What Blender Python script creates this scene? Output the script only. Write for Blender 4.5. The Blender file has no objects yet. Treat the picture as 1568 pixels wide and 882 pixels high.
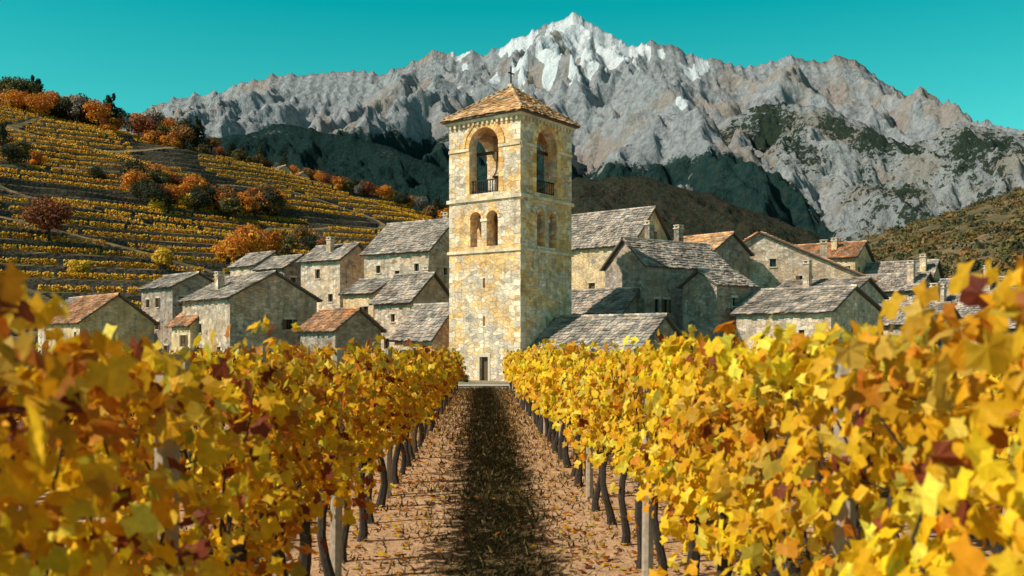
import bpy, math, random
import numpy as np
from mathutils import Vector
rng=np.random.default_rng(7); random.seed(7)
S=bpy.context.scene
S.view_settings.view_transform='Standard'; S.view_settings.look='None'; S.view_settings.exposure=0
COL=S.collection

# ------------------------------------------------------------------ noise
def _perm(seed):
    r=np.random.default_rng(seed); p=r.permutation(256); a=r.uniform(0,2*np.pi,256)
    return np.concatenate([p,p]),np.cos(a),np.sin(a)
_pc={}
def perlin(x,y,seed=0):
    if seed not in _pc:_pc[seed]=_perm(seed)
    p,gx,gy=_pc[seed]
    x=np.asarray(x,float);y=np.asarray(y,float)
    xi=np.floor(x).astype(int);yi=np.floor(y).astype(int);xf=x-xi;yf=y-yi
    u=xf*xf*xf*(xf*(xf*6-15)+10);v=yf*yf*yf*(yf*(yf*6-15)+10)
    def g(i,j,dx,dy):
        h=p[p[i&255]+(j&255)]
        return gx[h]*dx+gy[h]*dy
    a=g(xi,yi,xf,yf);b=g(xi+1,yi,xf-1,yf);c=g(xi,yi+1,xf,yf-1);d=g(xi+1,yi+1,xf-1,yf-1)
    return ((a+(b-a)*u)*(1-v)+(c+(d-c)*u)*v)*1.5
def fbm(x,y,o=4,seed=0):
    s=0;a=1;t=0
    for i in range(o):
        s=s+a*perlin(x*2**i,y*2**i,seed+i);t+=a;a*=.5
    return s/t
def ridged(x,y,o=4,seed=0):
    s=0;a=1;t=0
    for i in range(o):
        s=s+a*(1-np.abs(perlin(x*2**i,y*2**i,seed+i)))**2;t+=a;a*=.5
    return s/t
def sst(x,a,b):
    t=np.clip((x-a)/(b-a),0,1);return t*t*(3-2*t)

# ------------------------------------------------------------------ mesh builder
class Geo:
    def __init__(s): s.V=[];s.F=[];s.C=[];s.M=[];s.n=0
    def add(s,V,F,m=0,c=(1,1,1)):
        V=np.asarray(V,float).reshape(-1,3)
        if not isinstance(F,list):F=[F]
        for f in F:
            f=np.asarray(f,int)
            s.F.append(f+s.n);s.M.append(np.full(len(f),m))
        s.V.append(V);s.C.append(np.broadcast_to(np.asarray(c,float),(len(V),3)));s.n+=len(V)
    def build(s,name,mats,parent=None,smooth=False,uv=False):
        V=np.concatenate(s.V);C=np.concatenate(s.C)
        L=np.concatenate([f.ravel() for f in s.F]);cnt=np.concatenate([np.full(len(f),f.shape[1]) for f in s.F])
        st=np.concatenate([[0],np.cumsum(cnt)[:-1]])
        me=bpy.data.meshes.new(name)
        me.vertices.add(len(V));me.vertices.foreach_set('co',V.ravel().astype(np.float32))
        me.loops.add(len(L));me.polygons.add(len(cnt))
        me.polygons.foreach_set('loop_start',st.astype(np.int32))
        me.loops.foreach_set('vertex_index',L.astype(np.int32))
        me.polygons.foreach_set('material_index',np.concatenate(s.M).astype(np.int32))
        me.polygons.foreach_set('use_smooth',np.full(len(cnt),smooth))
        me.update(calc_edges=True)
        ca=me.color_attributes.new('Col','FLOAT_COLOR','POINT')
        ca.data.foreach_set('color',np.concatenate([C,np.ones((len(C),1))],1).ravel().astype(np.float32))
        for m in mats: me.materials.append(m)
        if uv: boxuv(me)
        o=bpy.data.objects.new(name,me);COL.objects.link(o)
        if parent:o.parent=parent
        return o
def boxuv(me):
    nl=len(me.loops);npol=len(me.polygons)
    li=np.zeros(nl,np.int32);me.loops.foreach_get('vertex_index',li)
    co=np.zeros(len(me.vertices)*3,np.float32);me.vertices.foreach_get('co',co);co=co.reshape(-1,3)
    nr=np.zeros(npol*3,np.float32);me.polygons.foreach_get('normal',nr);nr=nr.reshape(-1,3)
    lt=np.zeros(npol,np.int32);me.polygons.foreach_get('loop_total',lt)
    N=np.abs(np.repeat(nr,lt,axis=0));P=co[li]
    uv=np.where((N[:,2:3]>.75),P[:,:2],np.where(N[:,0:1]>N[:,1:2],P[:,[1,2]]+[31.3,0],P[:,[0,2]]))
    l=me.uv_layers.new(name='UVMap') if not me.uv_layers else me.uv_layers[0]
    l.data.foreach_set('uv',uv.astype(np.float32).ravel())
BF=np.array([[0,3,2,1],[4,5,6,7],[0,1,5,4],[1,2,6,5],[2,3,7,6],[3,0,4,7]])
def box(x0,x1,y0,y1,z0,z1):
    return np.array([[x0,y0,z0],[x1,y0,z0],[x1,y1,z0],[x0,y1,z0],[x0,y0,z1],[x1,y0,z1],[x1,y1,z1],[x0,y1,z1]],float),BF
def tube(P,R,k=6,cap=True):
    P=np.array([np.asarray(p,float) for p in P]);n=len(P);R=np.broadcast_to(R,(n,))
    T=np.gradient(P,axis=0);T/=np.linalg.norm(T,axis=1)[:,None]+1e-9
    ref=np.array([0,0,1.]) if abs(T[0,2])<.8 else np.array([1.,0,0])
    A=np.cross(T,ref);A/=np.linalg.norm(A,axis=1)[:,None]+1e-9;B=np.cross(T,A)
    th=np.arange(k)/k*2*np.pi
    V=P[:,None]+R[:,None,None]*(A[:,None]*np.cos(th)[None,:,None]+B[:,None]*np.sin(th)[None,:,None])
    i=np.arange(n-1)[:,None]*k;j=np.arange(k)[None]
    F=np.stack([i+j,i+(j+1)%k,i+k+(j+1)%k,i+k+j],-1).reshape(-1,4)
    V=V.reshape(-1,3);Fs=[F]
    if cap:Fs.append(np.array([[ (n-1)*k+q for q in range(k)]]))
    return V,Fs
def empty(name,loc=(0,0,0),rz=0):
    e=bpy.data.objects.new(name,None);e.location=loc;e.rotation_euler=(0,0,rz);e.empty_display_size=.5;COL.objects.link(e);return e

# ------------------------------------------------------------------ material helpers
class NT:
    def __init__(s,name):
        s.m=bpy.data.materials.new(name);s.m.use_nodes=True;s.t=s.m.node_tree;s.t.nodes.clear()
        s.out=s.t.nodes.new('ShaderNodeOutputMaterial')
    def n(s,ty,ins={},**kw):
        nd=s.t.nodes.new(ty)
        for k,v in kw.items():setattr(nd,k,v)
        for k,v in ins.items():s.set(nd.inputs[k],v)
        return nd
    def set(s,inp,v):
        if isinstance(v,bpy.types.NodeSocket):s.t.links.new(v,inp)
        else:
            if inp.type=='RGBA' and len(v)==3:v=(*v,1)
            inp.default_value=v
    def noise(s,scale,vec=None,det=4,rough=.55):
        i={'Scale':scale,'Detail':det,'Roughness':rough}
        if vec is not None:i['Vector']=vec
        return s.n('ShaderNodeTexNoise',i).outputs['Fac']
    def mix(s,f,a,b,mode='MIX'):
        nd=s.n('ShaderNodeMix',data_type='RGBA',blend_type=mode)
        s.set(nd.inputs[0],f);s.set(nd.inputs[6],a);s.set(nd.inputs[7],b);return nd.outputs[2]
    def math(s,op,a,b=0.,c=0.,clamp=False):
        nd=s.n('ShaderNodeMath',operation=op,use_clamp=clamp)
        s.set(nd.inputs[0],a);s.set(nd.inputs[1],b);s.set(nd.inputs[2],c);return nd.outputs[0]
    def rng(s,v,a,b,c=0.,d=1.):
        return s.n('ShaderNodeMapRange',{'Value':v,'From Min':a,'From Max':b,'To Min':c,'To Max':d}).outputs[0]
    def grey(s,v):return s.n('ShaderNodeCombineColor',{0:v,1:v,2:v}).outputs[0]
    def attr(s,name='Col'):return s.n('ShaderNodeAttribute',attribute_name=name)
    def done(s,col,rough=.9,bump=None,bs=.5,bd=.05,spec=.2):
        p=s.n('ShaderNodeBsdfPrincipled',{'Base Color':col,'Roughness':rough,'Specular IOR Level':spec})
        if bump is not None:
            b=s.n('ShaderNodeBump',{'Height':bump,'Strength':bs,'Distance':bd});s.set(p.inputs['Normal'],b.outputs[0])
        s.t.links.new(p.outputs[0],s.out.inputs[0]);return s.m

def stone_mat(name,c1,c2,c3,mortar,patch,scale=1.0,pamt=.6,plaster=None,plo=.42,lo=.53,gain=1.):
    t=NT(name);uv=t.n('ShaderNodeTexCoord').outputs['UV']
    oi=t.n('ShaderNodeObjectInfo').outputs['Random']
    off=t.n('ShaderNodeVectorMath',{0:uv},operation='ADD');cx=t.n('ShaderNodeCombineXYZ',{0:t.math('MULTIPLY',oi,57.),1:t.math('MULTIPLY',oi,31.)}).outputs[0]
    t.set(off.inputs[1],cx);p=off.outputs[0]
    nz=t.n('ShaderNodeTexNoise',{'Vector':p,'Scale':1.6,'Detail':3.}).outputs['Color']
    d=t.n('ShaderNodeVectorMath',{0:nz,1:(.4,.4,0)},operation='MULTIPLY').outputs[0]
    q=t.n('ShaderNodeVectorMath',{0:p,1:d},operation='ADD').outputs[0]
    mp=t.n('ShaderNodeMapping',{'Vector':q,'Scale':(2.1*scale,3.5*scale,1)}).outputs[0]
    vo=t.n('ShaderNodeTexVoronoi',{'Vector':mp,'Scale':1.,'Randomness':1.},voronoi_dimensions='2D')
    ve=t.n('ShaderNodeTexVoronoi',{'Vector':mp,'Scale':1.,'Randomness':1.},voronoi_dimensions='2D',feature='DISTANCE_TO_EDGE')
    sx=t.n('ShaderNodeSeparateColor',{0:vo.outputs['Color']})
    cr=t.n('ShaderNodeValToRGB',{0:sx.outputs[0]});e=cr.color_ramp
    e.elements[0].color=(*c1,1);e.elements[1].color=(*c3,1);x=e.elements.new(.55);x.color=(*c2,1)
    col=cr.outputs[0]
    big=t.rng(t.math('ADD',t.noise(.33,p,5,.6),t.math('MULTIPLY',sx.outputs[2],.14)),lo,lo+.12)
    col=t.mix(t.math('MULTIPLY',big,pamt),col,patch)
    sv_=t.rng(sx.outputs[1],0,1,.76,1.16);col=t.mix(1.,col,t.grey(sv_),'MULTIPLY')
    dk=t.rng(t.noise(.8,p,6,.65),.35,.7,.62*gain,1.22*gain)
    fine=t.rng(t.noise(11.,p,6,.75),.3,.7,.7,1.24)
    mm=t.rng(ve.outputs['Distance'],.01,.07)
    col=t.mix(t.math('MULTIPLY_ADD',mm,.75,.25),mortar,col)
    if plaster: 
        pm=t.rng(t.noise(.5,p,6,.7),plo,plo+.08);col=t.mix(t.math('MULTIPLY',pm,.85),col,plaster)
    col=t.mix(1.,col,t.grey(t.math('MULTIPLY',dk,fine)),'MULTIPLY')
    ov=t.rng(oi,0,1,.88,1.12)
    col=t.mix(1.,col,t.grey(ov),'MULTIPLY')
    stv=t.n('ShaderNodeMapping',{'Vector':p,'Scale':(3.,.25,1)}).outputs[0]
    stn=t.rng(t.noise(1.,stv,4,.6),.5,.75,1.,.6);col=t.mix(1.,col,t.grey(stn),'MULTIPLY')
    h=t.math('ADD',t.math('MULTIPLY',mm,.5),t.math('MULTIPLY',fine,.7))
    h=t.math('ADD',h,t.math('MULTIPLY',sx.outputs[1],.5))
    return t.done(col,.93,h,1.,.08,.1)
def attr_mat(name,amt=.35,scale=6.,rough=.9,bd=.02,lo=.65,hi=1.25):
    t=NT(name);c=t.attr().outputs['Color'];g=t.n('ShaderNodeNewGeometry').outputs['Position']
    n1=t.noise(scale,g,5,.7);n2=t.noise(.6,g,5,.65)
    v=t.math('MULTIPLY',t.rng(n1,.25,.75,1-amt,1+amt),t.rng(n2,.35,.65,lo,hi))
    col=t.mix(1.,c,t.grey(v),'MULTIPLY')
    return t.done(col,rough,n1,.6,bd,.12)
def flat_mat(name,c,amt=.25,scale=12.,rough=.8,metal=0,spec=.3):
    t=NT(name);g=t.n('ShaderNodeNewGeometry').outputs['Position'];n=t.noise(scale,g,4,.6);v=t.rng(n,.25,.75,1-amt,1+amt)
    col=t.mix(1.,c,t.grey(v),'MULTIPLY')
    m=t.done(col,rough,n,.4,.01,spec);m.node_tree.nodes['Principled BSDF'].inputs['Metallic'].default_value=metal;return m
def leaf_mat(name,tr=.4,rough=.55):
    t=NT(name);c=t.attr().outputs['Color'];g=t.n('ShaderNodeNewGeometry').outputs['Position']
    v=t.rng(t.noise(30.,g,3,.6),.3,.7,.8,1.15)
    col=t.mix(1.,c,t.grey(v),'MULTIPLY')
    p=t.n('ShaderNodeBsdfPrincipled',{'Base Color':col,'Roughness':rough,'Specular IOR Level':.2})
    tl=t.n('ShaderNodeBsdfTranslucent',{'Color':col});mx=t.n('ShaderNodeMixShader',{0:tr})
    t.t.links.new(p.outputs[0],mx.inputs[1]);t.t.links.new(tl.outputs[0],mx.inputs[2]);t.t.links.new(mx.outputs[0],t.out.inputs[0]);return t.m

M_tower=stone_mat('tower_stone',(.80,.61,.43),(.92,.73,.53),(.54,.44,.36),(.78,.60,.41),(.96,.52,.16),.95,.8,lo=.52,gain=1.15)
M_stone=stone_mat('rubble_stone',(.66,.51,.38),(.84,.66,.49),(.42,.34,.28),(.70,.55,.40),(.78,.48,.24),1.05,.5,gain=1.1)
M_stoneD=stone_mat('dark_rubble_stone',(.44,.35,.28),(.58,.47,.37),(.27,.23,.195),(.46,.37,.29),(.52,.34,.19),1.1,.5)
M_plast=stone_mat('ochre_plaster_stone',(.70,.52,.35),(.82,.62,.41),(.48,.38,.30),(.72,.54,.37),(.84,.48,.19),1.0,.5,plaster=(.86,.60,.32),gain=1.1)
M_brick=attr_mat('arch_voussoir_stone',.25,8.,.9,.02,.8,1.3)
M_tile=attr_mat('roof_tiles',.4,5.,.88,.03,.5,1.3)
M_deck=flat_mat('roof_deck_wood',(.12,.09,.07))
M_glass=flat_mat('window_dark',(.02,.022,.025),.2,5,.3)
M_wood=flat_mat('old_wood',(.13,.075,.04),.35,9)
M_iron=flat_mat('wrought_iron',(.03,.03,.03),.2,20,.6,.6)
M_bronze=flat_mat('bell_bronze',(.10,.085,.055),.3,8,.45,.8)
M_trim=flat_mat('dressed_stone',(.64,.52,.38),.25,7,.9)
M_leaf=leaf_mat('vine_leaves',.34)
M_tleaf=leaf_mat('tree_leaves',.25,.8)
M_bark=flat_mat('vine_bark',(.045,.033,.025),.4,30,.95)
M_post=flat_mat('weathered_post',(.38,.30,.22),.3,18,.9)

# ------------------------------------------------------------------ roof tiles
SLAB=np.array([[.44,.36,.29],[.38,.32,.265],[.50,.41,.32],[.32,.275,.23],[.46,.35,.26],[.24,.21,.185]])
TERRA=np.array([[.64,.29,.12],[.54,.23,.10],[.70,.38,.20],[.38,.21,.12],[.60,.36,.22],[.34,.24,.17]])
MIXED=np.array([[.74,.41,.17],[.60,.32,.14],[.76,.48,.25],[.44,.28,.16],[.54,.39,.26]])
def tiles(G,O,U,Vd,Nn,LU,LV,a0=0,a1=0,su=.46,sv=.38,kind='slab',m=0):
    pal={'slab':SLAB,'terra':TERRA,'mixed':MIXED}[kind]
    if kind=='terra':su,sv=.27,.42
    r=0
    while r*sv<LV-.05:
        v0=r*sv;v1=min(v0+sv*1.3,LV);l=a0*v0;rt=LU-a1*v0
        if rt-l<.1:break
        n=max(1,int(round((rt-l)/su)))
        w=rng.uniform(.5,1.5,n) if kind!='terra' else rng.uniform(.93,1.07,n)
        e=np.concatenate([[0],np.cumsum(w)]);e=l+e/e[-1]*(rt-l)
        u0=e[:-1]+.008;u1=e[1:]-.008
        th=.05 if kind!='terra' else .10
        fr=np.array([0,.06,.94,1.]) if kind!='terra' else np.array([0,.28,.72,1.])
        lo=th+.03+rng.uniform(0,.06,n);hi=th*.4+rng.uniform(0,.01,n)
        jv=v0+rng.uniform(-.13,.08,n)-(.05 if r==0 else 0)
        us=u0[:,None]+(u1-u0)[:,None]*fr[None]
        hl=np.stack([lo-th,lo,lo,lo-th],1);hh=np.stack([hi*0-.01,hi,hi,hi*0-.01],1)
        A=O+us[...,None]*U+jv[:,None,None]*Vd+hl[...,None]*Nn
        B=O+us[...,None]*U+v1*Vd+hh[...,None]*Nn
        V=np.concatenate([A,B],1).reshape(-1,3)
        b=np.arange(n)[:,None]*8
        F=np.concatenate([b+np.array([q]) for q in ([0,1,5,4],[1,2,6,5],[2,3,7,6],[0,3,2,1])])
        c=pal[rng.integers(0,len(pal),n)]*rng.uniform(.8,1.15,(n,1))
        G.add(V,F,m,np.repeat(c,8,0));r+=1

# ------------------------------------------------------------------ booleans
def cut(o,V,F):
    g=Geo();g.add(V,F);c=g.build('cutter',[]);c.parent=o.parent
    md=o.modifiers.new('b','BOOLEAN');md.operation='DIFFERENCE';md.solver='EXACT';md.object=c
    bpy.context.view_layer.update()
    dg=bpy.context.evaluated_depsgraph_get();me=bpy.data.meshes.new_from_object(o.evaluated_get(dg))
    o.modifiers.clear();old=o.data;o.data=me;bpy.data.meshes.remove(old);cm=c.data;bpy.data.objects.remove(c);bpy.data.meshes.remove(cm)
def arch_prof(c,w,zb,zs,seg=14):
    r=w/2;pts=[(c-r,zb),(c+r,zb)]
    for i in range(seg+1):
        a=math.pi*i/seg;pts.append((c+r*math.cos(a),zs+r*math.sin(a)))
    return pts
def prism(pts,d0,d1,axis):
    n=len(pts);V=[]
    for d in (d0,d1):
        for (s,z) in pts:V.append((s,d,z) if axis=='y' else (d,s,z))
    q=[[i,(i+1)%n,n+(i+1)%n,n+i] for i in range(n)]
    F=[np.array([list(range(n))[::-1]]),np.array([list(range(n,2*n))]),np.array(q)]
    if axis=='y':F=[f[:,::-1] for f in F]
    return np.array(V,float),F

# ------------------------------------------------------------------ ground height
def g0(y): return np.interp(y,[-300,20,50,76,90,120,200,600,1500,8000],[0,0,-.2,-.75,-.5,1.5,5,16,30,60])

# ------------------------------------------------------------------ houses
def house(name,x0,y0,phi,LR,LL,ze,zr,ridge='L',rp=.5,roof='slab',wall=None,wins=None,chim=(),over=.35,ze2=None,z0=None):
    phi=math.radians(phi)
    if z0 is None:z0=float(g0(y0))-1.2
    E=empty(name,(x0,y0,0),phi);wall=wall or M_stone
    P,Q=(LR,LL) if ridge=='L' else (LL,LR)
    if ze2 is None:ze2=ze
    prof=[(0,z0),(P,z0),(P,ze2),(rp*P,zr),(0,ze)]
    V,F=prism(prof,0,Q,'y' if ridge=='L' else 'x')
    G=Geo();G.add(V,F);W=G.build('walls',[wall],E)
    if wins is None:
        wins=[]
        for f,L in (('R',LR),('L',LL)):
            for s in np.arange(1.3,L-.9,2.3):
                for z in np.arange(ze-1.5,z0+1.8,-2.7):
                    if rng.random()<.6:wins.append((f,s+rng.uniform(-.4,.4),z+rng.uniform(-.2,.1),rng.uniform(.55,.85),rng.uniform(.75,1.15)))
    CV=Geo();D=Geo()
    for wi in wins:
        f,s,z,w,h=wi[:5];door=len(wi)>5
        def bx(s0,s1,d0,d1,za,zb):
            return box(s0,s1,d0,d1,za,zb) if f=='R' else box(d0,d1,s0,s1,za,zb)
        CV.add(*bx(s-w/2,s+w/2,-.2,.32,z-h/2,z+h/2))
        D.add(*bx(s-w/2-.01,s+w/2+.01,.26,.29,z-h/2-.01,z+h/2+.01),m=1 if door else 0)
        if not door:
            D.add(*bx(s-.025,s+.025,.2,.255,z-h/2,z+h/2),m=1)
            D.add(*bx(s-w/2-.08,s+w/2+.08,-.09,.05,z-h/2-.11,z-h/2-.004),m=2)
            if rng.random()<.35:
                D.add(*bx(s-w/2-w*.5,s-w/2-.01,-.06,-.012,z-h/2,z+h/2),m=1)
                D.add(*bx(s+w/2+.01,s+w/2+w*.5,-.06,-.012,z-h/2,z+h/2),m=1)
        D.add(*bx(s-w/2-.15,s+w/2+.15,-.035,.05,z+h/2+.004,z+h/2+.2),m=2)
    if wins:
        cut(W,np.concatenate(CV.V),list(CV.F));D.build('windows',[M_glass,M_wood,M_trim],E)
    boxuv(W.data)
    R=Geo()
    def mp(p,q,z): return np.array([p,q,z] if ridge=='L' else [q,p,z],float)
    for side in (0,1):
        pe,zz=(0,ze) if side==0 else (P,ze2)
        dx=rp*P-pe;ln=math.hypot(dx,zr-zz);sl=np.array([dx/ln,(zr-zz)/ln])
        ext=over
        a=mp(pe-sl[0]*ext,-over,zz-sl[1]*ext);b=mp(pe-sl[0]*ext,Q+over,zz-sl[1]*ext)
        c=mp(rp*P,Q+over,zr);d=mp(rp*P,-over,zr)
        nn=np.cross(b-a,d-a);nn/=np.linalg.norm(nn)
        if nn[2]<0:nn=-nn
        Vt=np.array([a,b,c,d]);R.add(np.concatenate([Vt+nn*.03,Vt+nn*.15]),BF,1)
        U=(b-a)/np.linalg.norm(b-a);Vd=(d-a)/np.linalg.norm(d-a)
        tiles(R,a+nn*.15,U,Vd,nn,Q+2*over,ln+ext,kind=roof)
    pal=SLAB if roof=='slab' else TERRA
    n=int((Q+2*over)/.45)
    for i in range(n):
        q=-over+i*(Q+2*over)/n;V,F=tube([mp(rp*P,q,zr+.17),mp(rp*P,q+.5,zr+.2)],.15,6);R.add(V,F,0,pal[rng.integers(0,len(pal))]*rng.uniform(.8,1.2))
    R.build('roof',[M_tile,M_deck],E)
    for (a,b,zt) in chim:
        C=Geo();zb=min(ze,zr)-.5;w=.32
        C.add(*box(a-w,a+w,b-w,b+w,zb,zt));C.add(*box(a-w-.07,a+w+.07,b-w-.07,b+w+.07,zt+.003,zt+.1),m=1)
        for k in (-1,1):
            for l in (-1,1):C.add(*box(a+k*.24-.07,a+k*.24+.07,b+l*.24-.07,b+l*.24+.07,zt+.103,zt+.3),m=1)
        C.add(*box(a-w-.05,a+w+.05,b-w-.05,b+w+.05,zt+.303,zt+.38),m=1)
        C.build('chimney',[wall,M_trim],E,uv=True)
    return E

# left side
house('stone_house',-39.5,91,44,7,9,4.2,6.7,'L',roof='terra',wall=M_plast)
house('stone_house',-36.5,107,45,6,7.5,8.4,9.9,'L',wall=M_stoneD)
house('stone_house',-23.8,84,41,8.3,9.8,6.1,8.3,'L',wall=M_stone,wins=[('R',5.6,3.9,.7,.9),('R',2.0,.6,1.,2.,1),('R',4.2,1.2,.6,.7),('L',2.2,1.4,.7,1.1),('L',6,3.6,.6,.8),('L',6.5,1.2,.6,.9)],chim=[(1.6,5.5,8.3)])
house('stone_house',-28.6,88.5,42,3,4,3.9,5.2,'L',roof='terra',wall=M_plast)
house('stone_shed',-14.2,80,42,4.4,5.5,3.3,4.9,'L',roof='terra',wall=M_stoneD)
house('stone_house',-19.0,110,55,5.5,6.2,11.6,13.4,'L',chim=[(1.5,3,14)])
house('stone_house',-27.0,118,50,5,5.5,11.3,12.8,'L',wall=M_stoneD)
house('stone_house',-33.0,128,50,6,5.5,12.4,14.2,'L')
house('stone_house',-8.7,104,58,9,8.8,12.0,15.6,'L',wall=M_stone,wins=[('L',1.6,10.3,.6,.8),('L',4.2,9.6,.6,.9),('L',6.8,10.3,.6,.8),('L',7.2,7.4,.8,1.6),('R',3,10,.6,.8)],chim=[(6,2,16.4)])
house('stone_house',-13.5,97,50,5,4.5,7.2,8.6,'L',wall=M_plast)
house('stone_house',-9.2,90,52,6,4.6,6.0,8.6,'L',wall=M_stone,wins=[('L',2.2,4.6,.5,.7),('L',3,2.2,.7,1.),('R',2,4.2,.6,.8)],chim=[(3.4,1,9.1)])
house('stone_house',-6.6,82,48,5.2,4.6,2.6,5.4,'L',wall=M_stone,wins=[('L',1.2,1.1,.6,.9),('L',3.2,1.3,.6,.8)])
house('stone_hut',-79,338,45,5,5,62,63.6,'L',wall=M_plast,z0=55)
house('stone_hut',-73,341,45,4,4,60.5,61.8,'L',roof='terra',wall=M_stone,z0=54)
# right side
house('church_nave',8.3,70,50,9,9.6,.95,4.15,'L',wall=M_stoneD,wins=[('R',5,1.6,.5,1.2)])
house('stone_house',9.6,87,50,5,8,5.0,7.0,'L',wall=M_stoneD,wins=[])
house('stone_house',12.1,100,50,7.8,12,12.3,16.2,'L',wall=M_plast,wins=[('L',5.0,7.6,.8,1.9,1),('L',2.4,10.4,.5,.7),('R',2.5,11,.6,.9),('R',4.3,13.4,.7,1.0),('R',5.5,10.3,.6,.8)],chim=[(6,5.5,16.4)])
house('stone_house',11.8,88,35,10.5,5.5,9.2,11.6,'R',wall=M_stoneD,wins=[('R',1.4,5.6,.55,1.2),('R',2.5,5.6,.55,1.2),('R',5.6,8.0,.5,.6),('R',6.2,5.2,.7,1.3),('R',8.6,7.6,.6,.8),('R',8.6,4.6,.7,1.)],chim=[(4.2,4,13.4),(7.5,3.5,13.2)])
house('stone_house',19.4,96,42,6,6.5,11.2,13.0,'L',roof='mixed',wall=M_stoneD)
house('stone_house',35.5,98,76,8,12.6,8.4,13.4,'R',rp=.86,ze2=12.3,roof='terra',wall=M_stone,wins=[('L',6.5,8.4,.8,1.3),('L',9.5,10.4,.6,.8),('L',3.5,7.2,.6,.8)],chim=[(2,4.5,12.4)])
house('stone_house',17.3,84,36,4.5,4,7.2,8.4,'R',wall=M_stoneD,wins=[('R',2.2,5.8,.5,.7)])
house('stone_house',25.0,78,47,10,8.4,4.7,6.7,'L',rp=.4,wall=M_stone,wins=[('L',2.5,3.0,.5,.6),('L',6,2.6,.5,.7),('R',4,3.4,.7,.9)])
house('stone_house',30.5,90,48,8,8,6.6,8.2,'L',wall=M_stone,chim=[(2,5,9.8)])
house('stone_house',40,116,55,7,9,12.4,14.3,'L',roof='terra',wall=M_plast,chim=[(2,3,14.6)])
house('stone_house',47.5,113,55,6,8,9.6,11.8,'L',wall=M_plast,chim=[(1,1,12.2)])
house('stone_house',36,85,45,6,6.5,3.9,5.6,'L',wall=M_stone,chim=[(3.3,1.2,7.2)])
house('stone_house',45.5,95,45,7,8,4.8,7.2,'L',wall=M_stone,chim=[(1.5,5,7.8)])
house('stone_house',52.5,106,50,7,8,7.2,9.4,'L',wall=M_stone,chim=[(1,2,10.4)])
house('stone_house',42,103,50,6,7,7.8,9.6,'L',wall=M_stone,chim=[(1,1,10.6)])
house('stone_house',49,86,42,7,7,3.6,5.6,'L',wall=M_stoneD)
house('stone_house',55,95,45,7,8,5.6,7.8,'L',wall=M_stone,chim=[(2,2,8.6)])
house('stone_house',-47,104,42,7,8,5.4,7.2,'L',wall=M_stone)

# ------------------------------------------------------------------ bell tower
T=empty('bell_tower',(.65,76.2,0),math.radians(53.4));s=7.12;h=s/2
G=Geo();G.add(*box(0,s,0,s,-2,19.95));W=G.build('walls',[M_tower],T)
cut(W,*box(.9,s-.9,.9,s-.9,14.0,19.6))
cut(W,*box(.9,s-.9,.9,s-.9,9.7,13.2))
cut(W,*prism(arch_prof(h,2.9,14.05,17.75,20),-.5,s+.5,'y'))
cut(W,*prism(arch_prof(h,2.9,14.05,17.75,20),-.5,s+.5,'x'))
for ax in 'xy':
    for c in (h-.82,h+.82):
        cut(W,*prism(arch_prof(c,1.12,9.85,12.05,12),-.5,s+.5,ax))
for ax in 'xy':
    for z in (3.6,6.6):
        B=box(h-.1,h+.1,-.2,.6,z,z+.75) if ax=='y' else box(-.2,.6,h-.1,h+.1,z,z+.75)
        cut(W,*B)
cut(W,*box(-.2,.45,h-.42,h+.42,-1,1.15))
boxuv(W.data)
Tr=Geo()
OR=np.array([[.80,.44,.16],[.86,.53,.22],[.68,.35,.12],[.82,.59,.35]])
def facebox(face,s0,s1,d0,d1,z0,z1):
    if face=='R':return box(s0,s1,-d1,-d0,z0,z1)
    if face=='L':return box(-d1,-d0,s0,s1,z0,z1)
    if face=='B':return box(s0,s1,s+d0,s+d1,z0,z1)
    return box(s+d0,s+d1,s0,s1,z0,z1)
def facepts(face,P,d):
    P=np.asarray(P,float)
    if face=='R':return np.stack([P[:,0],np.full(len(P),-d),P[:,1]],1)
    if face=='L':return np.stack([np.full(len(P),-d),P[:,0],P[:,1]],1)
    if face=='B':return np.stack([P[:,0],np.full(len(P),s+d),P[:,1]],1)
    return np.stack([np.full(len(P),s+d),P[:,0],P[:,1]],1)
def ring(face,c,zs,r0,r1,n,d=.06):
    for i in range(n):
        a0=math.pi*(i+.04)/n;a1=math.pi*(i+.96)/n
        P=[(c+r*math.cos(a),zs+r*math.sin(a)) for r,a in ((r0,a0),(r1,a0),(r1,a1),(r0,a1))]
        V=np.concatenate([facepts(face,P,-.05),facepts(face,P,d+rng.uniform(0,.015))])
        Tr.add(V,BF,0,OR[rng.integers(0,4)]*rng.uniform(.85,1.15))
TC=np.array([.76,.59,.40])
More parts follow.
